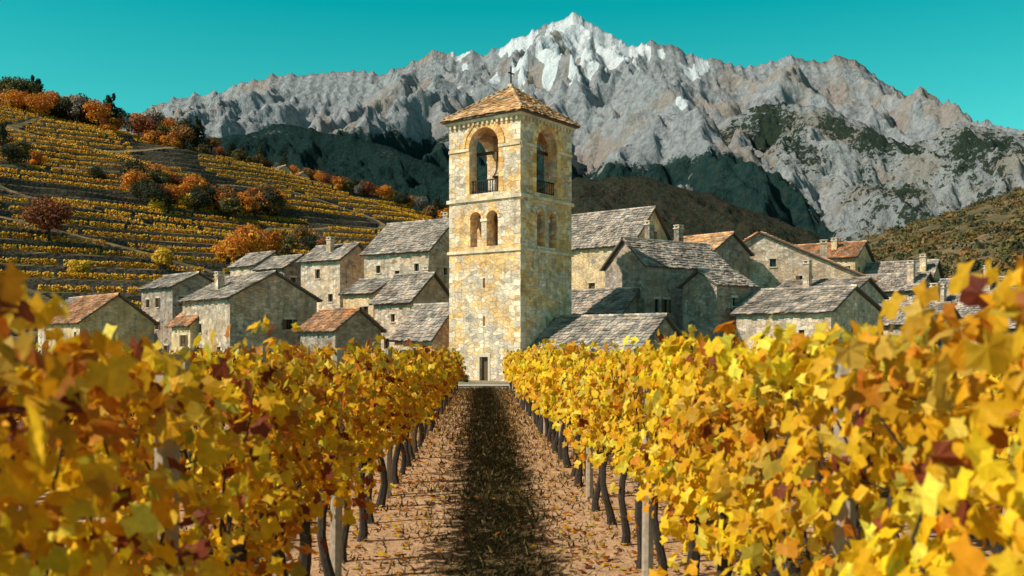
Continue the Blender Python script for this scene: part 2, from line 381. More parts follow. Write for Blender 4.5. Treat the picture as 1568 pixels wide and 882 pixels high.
for f in 'RLBA':
    ring(f,h,17.75,1.47,1.85,17,.05);ring(f,h,17.75,1.86,2.08,21,.11)
    for c in (h-.82,h+.82):ring(f,c,12.05,.575,.78,9,.04)
    for a,b in ((0.003,h-1.46),(h+1.46,s-.003)):Tr.add(*facebox(f,a,b,.001,.09,17.5,17.72),c=TC*.95)
    Tr.add(*facebox(f,h-.34,h+.34,-.3,.06,11.82,12.04),c=TC)
    for k in range(9):
        z=14.06+k*.38
        for a,b in ((h-1.46-rng.uniform(.3,.55),h-1.46),(h+1.46,h+1.46+rng.uniform(.3,.55))):
            Tr.add(*facebox(f,a,b,.001,.02+rng.uniform(0,.012),z,z+.36),c=OR[rng.integers(0,4)]*rng.uniform(.8,1.1))
    for z0_,z1_,d in ((13.45,13.72,.16),(9.35,9.58,.13),(19.72,19.94,.22)):
        e=d if f in 'RB' else 0
        n=9
        for k in range(n):
            a=-e+(s+2*e)*k/n;b=-e+(s+2*e)*(k+1)/n-.01
            Tr.add(*facebox(f,a,b,.002,d+rng.uniform(-.015,.015),z0_,z1_),c=TC*rng.uniform(.75,1.15))
    for k in range(15):
        a=.15+k*(s-.3-.2)/14
        Tr.add(*facebox(f,a,a+.2,.002,.2,19.42,19.715),c=TC*rng.uniform(.7,1.05))
    for k in range(52):
        z=-.9+k*.4
        if z>19:break
        w=.62 if (k+(f in 'RB'))%2 else .36
        if any(abs(z+.2-q)<.34 for q in (9.46,13.58,17.6)):continue
        for a,b in ((.0,w),(s-w,s)):
            if rng.random()<.6:Tr.add(*facebox(f,a+.004,b-.004,.001,.014+rng.uniform(0,.01),z,z+.37),c=np.array([.80,.63,.45])*rng.uniform(.7,1.1))
Tr.build('stone_trim',[M_brick],T)
I=Geo()
for f in 'RLBA':
    for k in range(12):
        a=h-1.35+k*2.7/11;I.add(*facebox(f,a-.03,a+.03,-.35,-.3,14.05,15.05))
    I.add(*facebox(f,h-1.44,h+1.44,-.37,-.28,15.053,15.15));I.add(*facebox(f,h-1.44,h+1.44,-.36,-.29,14.2,14.25))
I.build('balustrade',[M_iron],T)
D=Geo();D.add(*box(.3,.36,h-.41,h+.41,-1,1.14));D.build('door',[M_wood],T)
D=Geo();D.add(*box(-.05,.05,h-.64,h+.64,1.16,1.42));D.add(*box(-.04,.04,h-.62,h-.423,-1,1.155));D.add(*box(-.04,.04,h+.423,h+.62,-1,1.155));D.build('door_surround',[M_trim],T)
def bell(cx,cy,zt,sc):
    prof=[(0,0),(.16,-.01),(.24,-.06),(.28,-.18),(.31,-.4),(.36,-.62),(.45,-.82),(.55,-.95),(.55,-1.0),(.5,-1.0),(.42,-.85),(.3,-.5),(0,-.3)]
    k=20;V=[];n=len(prof)
    for r,z in prof:
        for j in range(k):
            a=2*math.pi*j/k;V.append((cx+r*sc*math.cos(a),cy+r*sc*math.sin(a),zt+z*sc))
    F=[[i*k+j,i*k+(j+1)%k,(i+1)*k+(j+1)%k,(i+1)*k+j] for i in range(n-1) for j in range(k)]
    g=Geo();g.add(V,np.array(F));V,F=tube([(cx,cy,zt-.4*sc),(cx,cy,zt-1.08*sc)],[.03,.06],8);g.add(V,F)
    g.build('bell',[M_bronze],T,smooth=True)
    g=Geo();g.add(*box(cx-.55*sc,cx+.55*sc,cy-.1,cy+.1,zt+.03,zt+.5*sc));g.build('yoke',[M_wood],T)
bell(1.9,3.3,16.8,1.3);bell(3.7,1.5,17.0,1.2)
b=Geo();b.add(*box(1.8,2.0,.9,s-.9,17.46,17.7));b.add(*box(.9,s-.9,1.4,1.6,17.62,17.85));b.build('bell_beams',[M_wood],T)
R=Geo();ov=.5;zb=20.02;ap=np.array([h,h,23.1]);c4=[np.array([-ov,-ov,zb]),np.array([s+ov,-ov,zb]),np.array([s+ov,s+ov,zb]),np.array([-ov,s+ov,zb])]
R.add(*box(-ov,s+ov,-ov,s+ov,19.945,20.02),m=1)
for i in range(4):
    a,b_=c4[i],c4[(i+1)%4];U=(b_-a);L=np.linalg.norm(U);U/=L;mid=(a+b_)/2;Vd=ap-mid;LV=np.linalg.norm(Vd);Vd/=LV;nn=np.cross(U,Vd)
    R.add(np.array([a,b_,ap]),np.array([[0,1,2]]),1)
    tiles(R,a+nn*.03,U,Vd,nn,L,LV,L/2/LV,L/2/LV,.36,.36,'mixed')
    P=[a+np.array([0,0,.1]),(a+ap)/2+np.array([0,0,.12]),ap+np.array([0,0,.08])]
    for k in range(13):
        q0=P[0]+(P[2]-P[0])*k/13;q1=P[0]+(P[2]-P[0])*(k+1.1)/13;V,F=tube([q0,q1],[.13,.11],6);R.add(V,F,0,MIXED[rng.integers(0,5)]*rng.uniform(.8,1.2))
R.build('roof',[M_tile,M_deck],T)
C=Geo();C.add(*box(h-.2,h+.2,h-.2,h+.2,23.0,23.35),m=1);C.add(*box(h-.05,h+.05,h-.05,h+.05,23.35,24.8));C.add(*box(h-.38,h-.052,h-.045,h+.045,24.2,24.3));C.add(*box(h+.052,h+.38,h-.045,h+.045,24.2,24.3))
C.build('iron_cross',[M_iron,M_trim],T)

# ------------------------------------------------------------------ leaves
def _tmpl():
    pol=[(270,.12),(305,.8),(340,.66),(10,1.0),(38,.64),(62,.9),(90,1.15),(118,.9),(142,.64),(170,1.0),(200,.66),(235,.8)]
    P=[(0,0,0)]+[(r*.5*math.cos(math.radians(a)),r*.5*math.sin(math.radians(a)),-.22*abs(r*.5*math.cos(math.radians(a)))-.1*(r*.5)**2*4+(.04 if i%2 else -.02)) for i,(a,r) in enumerate(pol)]
    return np.array(P),[np.array([[0,i,i%12+1] for i in range(1,13)])]
LT,LTF=_tmpl()
QT=np.array([[0,-.5,0],[.48,-.05,-.12],[0,.6,0.03],[-.48,-.05,-.12]]);QTF=[np.array([[0,1,2,3]])]
HT=np.array([[0,-.35,0],[.4,-.4,-.1],[.5,.1,-.12],[0,.6,0.03],[-.5,.1,-.12],[-.4,-.4,-.1]]);HTF=[np.array([[0,1,2,3],[0,3,4,5]])]
def leaves(G,P,N,size,col,m=0,kind='lobe',r=rng):
    Tm,TF={'lobe':(LT,LTF),'quad':(QT,QTF),'hex':(HT,HTF)}[kind]
    n=len(P);N=N/(np.linalg.norm(N,axis=1)[:,None]+1e-9)
    a=r.normal(size=(n,3));a[:,2]-=.9
    ty=a-N*(a*N).sum(1)[:,None];ty/=np.linalg.norm(ty,axis=1)[:,None]+1e-9;tx=np.cross(ty,N)
    sz=size[:,None,None]
    V=P[:,None]+sz*(tx[:,None]*Tm[None,:,0:1]+ty[:,None]*Tm[None,:,1:2]+N[:,None]*Tm[None,:,2:3]*r.uniform(.3,1.8,(n,1,1)))
    k=len(Tm);F=[(np.arange(n)[:,None,None]*k+f[None]).reshape(-1,f.shape[1]) for f in TF]
    G.add(V.reshape(-1,3),F,m,np.repeat(col,k,0))
VP=np.array([[.97,.60,.02],[.95,.50,.012],[.84,.34,.012],[.60,.19,.015],[.28,.06,.02],[.60,.50,.04],[.97,.70,.08]])
def vcol(n,w): 
    w=np.array(w,float);w/=w.sum();return VP[rng.choice(len(VP),n,p=w)]*rng.uniform(.62,1.03,(n,1))

LS=.03  # lane drift to the left per metre
def lane(y):return .08-LS*y
def vrow(off,y0,y1,segs,w):
    G=Geo();sd=int(abs(off*10))+(50 if off>0 else 0)
    for (ya,yb,dens,size,kind) in segs:
        ya=max(ya,y0);yb=min(yb,y1)
        if yb<=ya:continue
        n=int((yb-ya)*dens);y=rng.uniform(ya,yb,n)
        if off>0: tb=np.interp(y,[0,2.8,4,6,9,20,50],[2.16,2.12,2.04,1.92,1.86,1.82,1.72])
        else: tb=np.interp(y,[0,2.6,3.1,4.2,7,20,50],[2.14,2.06,1.91,1.86,1.84,1.80,1.72])
        if abs(off)>4:tb=np.minimum(tb,1.84)
        top=tb+.09*perlin(y*.9,y*0+off,sd+1)+.08*perlin(y*3.1,y*0+off,sd+2)
        bot=.84+.20*perlin(y*1.3,y*0+off,sd+3)-.0015*y
        z=bot+(top-bot)*rng.beta(1.15,1.0,n)
        # clumps and gaps in the foliage wall
        gapn=perlin(y*1.1,y*0+off,sd)*.5+perlin(y*2.4,z*2.6+off,sd+11)*.75
        keep=rng.random(n)<.72+gapn;y,z,top,bot=y[keep],z[keep],top[keep],bot[keep];n=len(y)
        wd=.20+.09*perlin(y*1.7,z*1.5+off,sd+4)
        lat=rng.normal(0,1,n)*wd*(1-.35*(z-bot)/(top-bot))
        lat=np.clip(lat,-.45,.45)
        sh=rng.random(n)<.05
        ks=np.round(y*2.3)
        z[sh]=top[sh]+rng.random(sh.sum())*.22*np.abs(perlin(ks[sh]*.37,ks[sh]*.11,sd+6))*2.2
        y[sh]=ks[sh]/2.3+rng.normal(0,.05,sh.sum());lat[sh]=rng.normal(0,.1,sh.sum())
        N=np.stack([np.sign(lat)*.8+rng.normal(0,.6,n)-.2,rng.normal(-.25,.65,n),.35+rng.normal(0,.5,n)],1)
        P=np.stack([off+lane(y)+lat,y,g0(y)+z],1)
        c=vcol(n,w);cl=perlin(y*.8,z*2+off,sd+8)
        c=c*(1+.25*cl)[:,None]*np.stack([np.ones(n),1+.25*cl,np.ones(n)],1)
        leaves(G,P,N,size*rng.uniform(.6,1.3,n),np.clip(c,0.005,.97),0,kind)
    y=y0+.4;near=abs(off)<4
    while y<y1:
        x=off+lane(y);zg=float(g0(y));ph=rng.uniform(0,6.28);am=rng.uniform(.02,.05);ln_=rng.normal(0,.05)
        P=[(x+am*math.sin(ph+i*1.1)+ln_*(i/6),y+am*math.cos(ph+i*1.1),zg-.05+i*.17) for i in range(7)]
        V,F=tube(P,np.array([.065,.05,.042,.04,.038,.042,.05])*rng.uniform(.8,1.2),7);G.add(V,F,1)
        for sgn in (-1,1):
            V,F=tube([P[6],(x,y+sgn*.25,zg+1.05),(x+rng.normal(0,.04),y+sgn*.55,zg+1.03)],[.03,.022,.015],5);G.add(V,F,1)
        if near:
            for c_ in range(5):
                yy=y+rng.uniform(-.5,.5);V,F=tube([(x,yy,zg+1.02),(x+rng.normal(0,.06),yy+rng.normal(0,.06),zg+1.40),(x+rng.normal(0,.1),yy+rng.normal(0,.12),zg+1.78)],[.008,.006,.004],4,False);G.add(V,F,1)
        y+=rng.uniform(.95,1.2)
    y=3.9
    while y<y1+.3:
        if y>y0-.5:
            x=off+lane(y);zg=float(g0(y));V,F=tube([(x,y,zg-.1),(x+.01,y,zg+1.0),(x+.02,y,zg+1.97)],.05 if int(y*10)%2 else .042,8);G.add(V,F,2)
        y+=4.6
    for z in ((.75,1.05,1.5) if near else (1.05,)):
        V,F=tube([(off+lane(yy),yy,float(g0(yy))+z) for yy in np.linspace(y0,y1,12)],.004,4,False);G.add(V,F,3)
    return G.build('grapevine_row',[M_leaf,M_bark,M_post,M_iron],smooth=False)
nearseg=[(0,7,740,.106,'lobe'),(7,14,620,.108,'lobe'),(14,26,420,.12,'hex'),(26,52,290,.145,'hex')]
WL=[5,4.5,2.8,1.6,1.1,.9,1.6];WR=[6.5,4,1.2,.6,.35,.7,3]  # left rows weighted browner, partly putting their lane-side shade into leaf colour
vrow(-1.33,1.3,50,nearseg,WL);vrow(1.33,1.2,50,nearseg,WR)
seg2=[(0,12,240,.14,'hex'),(12,52,150,.18,'quad')]
for k in range(1,9):
    for sg in (-1,1):
        off=sg*(1.33+2.66*k)
        ys=max(1.5,abs(off)*1.3) if k<3 else abs(off)*1.6
        vrow(off,ys,50,seg2 if k<3 else [(0,52,90,.24,'quad')],WL if sg<0 else WR)

# fallen leaves and grass
G=Geo();n=9000;y=rng.uniform(2,50,n)**1.0;x=lane(y)+rng.choice([-1,1],n)*np.abs(rng.normal(1.1,.5,n))+rng.choice([0,0,-2.66,2.66],n)
leaves(G,np.stack([x,y,g0(y)+.03],1),np.stack([rng.normal(0,.2,n),rng.normal(0,.2,n),np.ones(n)],1),rng.uniform(.03,.08,n),vcol(n,[1,2,3,3,3.5,.3,.5])*.75,0,'hex')
G.build('fallen_leaves',[M_leaf])
G=Geo();n=30000;y=2+50*rng.random(n)**1.3;x=lane(y)+.12+rng.normal(0,.30,n)+rng.choice([0,0,0,0,-2.66,2.66],n)
ex=rng.random(n)<.3;x[ex]=lane(y[ex])+rng.uniform(-1.6,1.6,ex.sum())
hh=rng.uniform(.02,.08,n)*(1+y/40);a=rng.uniform(0,6.28,n);w=.008*(1+y/12)
b=np.stack([x,y,g0(y)-.01],1);dx=np.stack([np.cos(a)*w,np.sin(a)*w,0*a],1);tip=b+np.stack([rng.normal(0,.05,n),rng.normal(0,.05,n),hh],1)
V=np.stack([b-dx,b+dx,tip],1).reshape(-1,3)
gc=np.array([[.07,.065,.02],[.09,.075,.025],[.26,.17,.07],[.20,.12,.05]])[rng.integers(0,4,n)]*rng.uniform(.7,1.2,(n,1))
G.add(V,np.arange(n*3).reshape(-1,3),0,np.repeat(gc,3,0));G.build('grass',[M_tleaf])

# ------------------------------------------------------------------ ground sheet
def sinhgrid(a,b,c,n,k):
    t=np.linspace(-1,1,n);v=np.sinh(k*t)/np.sinh(k);return np.where(t<0,c+(c-a)*v,c+(b-c)*v)
xs=sinhgrid(-7000,7000,0,420,8.5);ys=sinhgrid(-1500,9000,10,460,8.0)
X,Y=np.meshgrid(xs,ys)
def Hleft(x,y):
    hgt=-42.8+.243*y-.26*x+3.4*fbm(x/70,y/70,3,11)+1.2*perlin(x/22,y/22,12)
    return hgt-np.maximum(y-350,0)*.75
def Hright(x,y):
    hgt=-16.4+.33*x+.032*y+3*fbm(x/60,y/60,4,21)
    return hgt-np.maximum(y-430,0)*.35
def smax(a,b,k):
    h_=np.clip(.5+.5*(a-b)/k,0,1);return b*(1-h_)+a*h_+k*h_*(1-h_)
def GZ(X,Y):
    z=g0(Y)+.03*fbm(X*1.5,Y*1.5,3,3)*(Y<60)
    m=sst(Y,95,130)
    zr=smax(Hright(X,Y),z,4);z=z+(zr-z)*m*(X>0)*sst(X,25,60)
    return z
Z=GZ(X,Y)
Zl=Hleft(X,Y)-3.5
Z=np.where((X<0)&(Y>100)&(Y<430),np.maximum(Z,np.minimum(Zl,100)),Z)
def grid(G,X,Y,Z,c=(1,1,1),m=0):
    r,q=X.shape;i=np.arange((r-1)*q).reshape(r-1,q)[:,:-1].ravel()
    G.add(np.stack([X.ravel(),Y.ravel(),Z.ravel()],1),np.stack([i,i+1,i+q+1,i+q],1),m,c)
t=NT('vineyard_soil');pos=t.n('ShaderNodeNewGeometry').outputs['Position'];sp=t.n('ShaderNodeSeparateXYZ',{0:pos})
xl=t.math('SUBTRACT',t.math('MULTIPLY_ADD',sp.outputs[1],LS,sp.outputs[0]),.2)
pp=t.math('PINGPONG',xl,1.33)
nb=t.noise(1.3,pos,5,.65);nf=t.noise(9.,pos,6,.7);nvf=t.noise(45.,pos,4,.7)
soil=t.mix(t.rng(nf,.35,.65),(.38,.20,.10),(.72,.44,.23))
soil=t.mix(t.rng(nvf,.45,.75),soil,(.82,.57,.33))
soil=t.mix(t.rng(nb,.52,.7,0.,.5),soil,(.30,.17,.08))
grass=t.mix(t.rng(nf,.35,.65),(.07,.055,.022),(.20,.135,.06))  # lane grass, its colour darkened to deepen the vine row's shadow band
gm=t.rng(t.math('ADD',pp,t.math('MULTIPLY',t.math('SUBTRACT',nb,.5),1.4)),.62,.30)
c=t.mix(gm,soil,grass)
vill=t.mix(t.rng(nb,.4,.6),(.40,.33,.24),(.16,.15,.07))
c=t.mix(t.rng(sp.outputs[1],51.,54.),c,vill)
nh=t.noise(.05,pos,6,.65)
far=t.mix(t.rng(nh,.4,.6),(.09,.08,.035),(.28,.19,.10))
far=t.mix(t.rng(t.noise(.4,pos,6,.7),.4,.65),far,(.06,.055,.03))
c=t.mix(t.rng(sp.outputs[1],115.,135.),c,far)
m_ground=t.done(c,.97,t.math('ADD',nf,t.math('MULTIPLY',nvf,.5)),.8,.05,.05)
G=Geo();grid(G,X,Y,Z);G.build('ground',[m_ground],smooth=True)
m_road=flat_mat('gravel_road_surface',(.58,.49,.39),.3,6,.95)
xx=np.linspace(-45,60,140);G=Geo()
yc=61+1.2*np.sin(xx*.08)
V=[]
for a,yy in zip(xx,yc):
    for d in (-2.2,-.7,.7,2.2):V.append((a,yy+d,float(g0(yy+d))+.07-.02*abs(d)/2.2))
F=np.array([[i*4+j,(i+1)*4+j,(i+1)*4+j+1,i*4+j+1] for i in range(139) for j in range(3)])
G.add(V,F);G.build('gravel_road',[m_road],smooth=True)

# ------------------------------------------------------------------ trees
def treegeo(hgt,wid,pal,ncard,size,seed,kind='round'):
    r=np.random.default_rng(int(seed));G=Geo();pal=np.asarray(pal)
    th=hgt*.45;P=[(0,0,-.4),(r.normal(0,.1),r.normal(0,.1),th*.5),(r.normal(0,.25),r.normal(0,.25),th),(r.normal(0,.3),r.normal(0,.3),hgt*.8)]
    V,F=tube(P,np.array([.055,.04,.03,.01])*hgt*.6,7);G.add(V,F,1)
    nl=13
    for i in range(nl):
        if kind=='cone':
            f=(i+.5)/nl;c=np.array([r.normal(0,.12*wid),r.normal(0,.12*wid),hgt*(.22+.72*f)]);rad=wid*.5*(1-f)*1.0+.25;rz=hgt*.09
        else:
            a=r.uniform(0,6.28);q=math.sqrt(r.random())*wid*.33;c=np.array([math.cos(a)*q,math.sin(a)*q,hgt*(.36+.5*r.random()*(1-q/wid))]);rad=wid*r.uniform(.17,.28);rz=rad*.8
        V,F=tube([P[1] if c[2]<th else P[2],(c*.6+np.array([0,0,hgt*.15])),c],np.array([.02,.012,.005])*hgt*.6,4,False);G.add(V,F,1)
        m=ncard//nl;d=r.normal(size=(m,3));d/=np.linalg.norm(d,axis=1)[:,None];rr=r.uniform(.45,1.12,(m,1))**.6
        p=c+d*rr*np.array([rad,rad,rz]);N=d+r.normal(0,.5,(m,3))+[0,0,.3]
        col=pal[r.integers(0,len(pal))]*r.uniform(.7,1.25)*r.uniform(.75,1.25,(m,1))
        leaves(G,p,N,size*r.uniform(.6,1.4,m),col,0,'quad',r)
    return G
ORG=[[.72,.28,.03],[.62,.20,.025],[.76,.38,.04],[.46,.14,.03]];RED=[[.32,.10,.04],[.26,.08,.035],[.40,.15,.05]];DGR=[[.045,.05,.022],[.06,.065,.028],[.035,.04,.02]];OLV=[[.15,.13,.04],[.20,.15,.045],[.10,.09,.03]];BRN=[[.28,.15,.05],[.20,.12,.045],[.36,.17,.05]];YEL=[[.76,.50,.05],[.66,.40,.04]];GRY=[[.24,.20,.16],[.28,.22,.17]]
def mesh_of(name,G):
    o=G.build(name,[M_tleaf,M_bark]);me=o.data;bpy.data.objects.remove(o);return me
TM={}
for nm,pal,hh_,ww,kd in (('autumn_tree',ORG,7,6.5,'round'),('autumn_tree',ORG,6,5,'round'),('red_tree',RED,6.5,7,'round'),('oak_tree',DGR,7,7,'round'),('oak_tree',OLV,6,6,'round'),('pine_tree',DGR,9,5,'cone'),('brown_tree',BRN,6,6,'round'),('bare_grey_tree',GRY,7,5.5,'round'),('yellow_tree',YEL,5,4.5,'round')):
    TM.setdefault(nm,[]).append(mesh_of(nm+'_mesh',treegeo(hh_,ww,pal,1500 if nm!='bare_grey_tree' else 800,.38,len(TM)*7+hh_*3,kd)))
def plant(nm,x,y,z,sc=1.0):
    me=random.choice(TM[nm]);o=bpy.data.objects.new(nm,me);COL.objects.link(o);o.location=(x,y,z);o.rotation_euler=(0,0,random.uniform(0,6.28));q=random.uniform(.9,1.1);o.scale=(sc*q,sc*q,sc*random.uniform(.9,1.1))
# terraced hill
xs=np.arange(-420,24,.8);ys=np.arange(104,440,.6);X,Y=np.meshgrid(xs,ys);Hh=Hleft(X,Y)
ST=2.5
def stepz(H):
    q=H/ST;f=q-np.floor(q);return ST*(np.floor(q)+sst(f,.72,.95)*.92+f*.08)
trk=np.abs(perlin(X/60+3,Y/60,31))<.03
Z=np.where(trk,Hh,stepz(Hh))
edge=np.minimum(sst(Y,104,112),1);Z=Z-(1-edge)*6
t=NT('terrace_soil');gg=t.n('ShaderNodeNewGeometry');pos=gg.outputs['Position'];nz=t.n('ShaderNodeSeparateXYZ',{0:gg.outputs['Normal']}).outputs[2]
n1=t.noise(.5,pos,6,.7);n2=t.noise(.06,pos,4,.6)
fl=t.mix(t.rng(n1,.35,.65),(.16,.11,.05),(.34,.23,.11));fl=t.mix(t.rng(n2,.45,.6),fl,(.10,.09,.035))
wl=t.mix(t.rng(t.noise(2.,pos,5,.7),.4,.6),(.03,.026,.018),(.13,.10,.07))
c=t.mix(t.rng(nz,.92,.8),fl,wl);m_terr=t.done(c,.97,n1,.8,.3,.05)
G=Geo();grid(G,X,Y,Z);G.build('terraced_hill',[m_terr],smooth=False)
G=Geo();yy=np.arange(108,352,.5);xs2=np.arange(-400,5,.34)
HX=Hleft(*np.meshgrid(xs2,yy))
HX=np.maximum.accumulate(HX,axis=0)
for k in range(-4,60):
    lv=ST*(k+.16)
    ycol=np.array([np.interp(lv,HX[:,i],yy,left=-1,right=-1) for i in range(len(xs2))])
    ok=(ycol>109)&(ycol<349)
    x=xs2[ok];y=ycol[ok]
    vis=(x/np.maximum(y,1)>-.62)
    x=x[vis];y=y[vis]
    if len(x)==0:continue
    tr=np.abs(perlin(x/60+3,y/60,31))<.04
    pn=perlin(x/45+9,y/45,33);keep=(~tr)&(pn>-.30)
    if 33<lv<40:keep&=((x<-128)|(pn>.25))
    x=x[keep];y=y[keep]
    if len(x)==0:continue
    rep=12;xr=np.repeat(x,rep);n=len(xr);xr=xr+rng.uniform(-.2,.2,n);yr=np.repeat(y,rep)+rng.normal(0,.22,n)
    z=ST*(k)+.05+rng.uniform(.1,1.05,n)
    gap=perlin(xr/1.3,np.repeat(y,rep)/1.3+k*3.3,35)>-.45
    P=np.stack([xr,yr,z],1)[gap];n=len(P)
    fld=perlin(P[:,0]/50,P[:,1]/50,37)
    c=vcol(n,[4.5,4,2.6,1.5,.7,1.2,1])*.98*(1+.35*fld)[:,None]
    leaves(G,P,np.stack([rng.normal(-.3,.6,n),rng.normal(-.6,.6,n),.6+rng.normal(0,.4,n)],1),rng.uniform(.3,.52,n),np.clip(c,0,.95),0,'quad')
G.build('terrace_vines',[M_leaf])
def hz(x,y):return float(stepz(Hleft(np.array([x]),np.array([y])))[0])
def px(u,y):return (u-784)/1524*y   # image pixel column u -> world x at distance y
for u in np.arange(-120,690,9.5):
    y=random.uniform(338,358);x=px(u+random.uniform(-6,6),y)
    nm=random.choices(['pine_tree','oak_tree','autumn_tree','brown_tree','bare_grey_tree','red_tree'],[1.2,4.0,3.4 if u<330 else 1.6,3,1.2,1.2])[0]
    sc=random.uniform(1.1,1.7) if u<300 else random.uniform(.6,1.15)
    plant(nm,x,y,hz(x,min(y,349))-.5,sc)
for u in np.arange(-150,170,13):
    y=random.uniform(345,370);x=px(u,y);plant(random.choice(['oak_tree','oak_tree','oak_tree','brown_tree','autumn_tree']),x,y,hz(x,348)-.8,random.uniform(1.4,1.9))
for u in (20,60,150,170,235,262):
    x=px(u,334);plant('autumn_tree',x,334,hz(x,334)-.5,random.uniform(1.2,1.6))
for i in range(48):
    u=random.uniform(200,430);lv=random.uniform(33.5,41)
    for y in np.arange(200,340,1.):
        x=px(u,y)
        if Hleft(np.array([x]),np.array([y]))[0]>lv:break
    plant(random.choices(['oak_tree','autumn_tree','brown_tree','red_tree','yellow_tree'],[4,3.6,2.5,1,.8])[0],x,y,hz(x,y)-.2,random.uniform(.8,1.3))
for (u,lv,nm,sc) in ((385,18.5,'autumn_tree',1.35),(415,20,'autumn_tree',1.1),(362,17.5,'autumn_tree',.95),(345,19,'autumn_tree',.8),(75,20,'red_tree',1.25),(20,46,'oak_tree',1.0),(35,50,'oak_tree',.9),(5,52,'pine_tree',.9),(60,47,'autumn_tree',.9),(150,44,'oak_tree',.7),(210,43,'oak_tree',.95),(440,22,'oak_tree',1.0),(480,24,'oak_tree',.9),(460,26,'brown_tree',1.),(620,32,'oak_tree',.8),(600,30,'oak_tree',.8),(655,34,'brown_tree',.8),(500,22,'red_tree',.9),(430,16,'yellow_tree',1.),(250,15,'yellow_tree',.9),(120,14,'yellow_tree',.8)):
    for y in np.arange(112,349,1.):
        x=px(u,y)
        if Hleft(np.array([x]),np.array([y]))[0]>lv:break
    plant(nm,x,y,hz(x,y)-.2,sc)
for i in range(34):
    x=random.uniform(-32,-7);y=random.uniform(66,76)+ (0 if x>-20 else 4)
    plant(random.choice(['oak_tree','oak_tree','brown_tree','yellow_tree']),x,y,float(g0(y))-.6,random.uniform(.28,.5))
for i in range(26):
    x=random.uniform(12,50);y=random.uniform(62,72)
    plant(random.choice(['oak_tree','brown_tree','yellow_tree']),x,y,float(g0(y))-.6,random.uniform(.25,.4))
for x,y in ((-6.2,77.5),(-5.4,78.2),(-3.6,75.8),(-4.2,76.8),(2.2,76.3),(3.,75.5)):plant('oak_tree',x,y,-1.0,.15)
G=Geo()
for i in range(1500):
    y=random.uniform(125,430);x=random.uniform(.2,.62)*y
    zz=float(GZ(np.array([x]),np.array([y]))[0])
    if zz<float(g0(y))+1.2:continue
    m=30;rad=random.uniform(.7,2.5);d=rng.normal(size=(m,3));d/=np.linalg.norm(d,axis=1)[:,None];d[:,2]=np.abs(d[:,2])*.9
    pal=random.choice([DGR,OLV,BRN,OLV,DGR,DGR,BRN,BRN]);col=np.array(pal[random.randrange(2)])*rng.uniform(.7,1.3,(m,1))
    leaves(G,np.array([x,y,zz])+d*rad*rng.uniform(.5,1,(m,1)),d+rng.normal(0,.4,(m,3)),rng.uniform(.4,.9,m)*rad*.55,col,0,'quad')
G.build('hillside_shrubs',[M_tleaf])

# ------------------------------------------------------------------ mountains
def mtn_mat(name,rockA,rockB,brown,vegA,vegB,sc=1.,bamt=.5,bd=14.,vw=1.9):
    t=NT(name);a=t.attr();sc_=t.n('ShaderNodeSeparateColor',{0:a.outputs['Color']});gg=t.n('ShaderNodeNewGeometry');pos=gg.outputs['Position']
    n1=t.noise(.006*sc,pos,6,.6);n2=t.noise(.06*sc,pos,8,.72)
    st=t.n('ShaderNodeMapping',{'Vector':pos,'Scale':(.03*sc,.03*sc,.012*sc)}).outputs[0];n4=t.noise(1.,st,7,.72)
    rock=t.mix(t.rng(n2,.38,.62),rockA,rockB);rock=t.mix(t.rng(n4,.52,.68,0.,.5),rock,(.13,.135,.14))
    rock=t.mix(t.rng(t.math('ADD',n1,t.math('MULTIPLY',sc_.outputs[2],.3)),.66,.76,0.,bamt),rock,brown)
    veg=t.mix(t.rng(n2,.4,.62),vegA,vegB)
    vm=t.rng(t.math('ADD',sc_.outputs[0],t.math('MULTIPLY',t.math('SUBTRACT',n2,.5),vw)),.42,.58)
    c=t.mix(vm,rock,veg)
    sm=t.rng(t.math('ADD',sc_.outputs[1],t.math('MULTIPLY',t.math('SUBTRACT',n2,.5),.8)),.45,.58)
    c=t.mix(sm,c,(.88,.89,.9))
    h=t.math('ADD',n2,t.math('MULTIPLY',n4,.9))
    return t.done(c,.95,h,1.,bd/sc,.05)
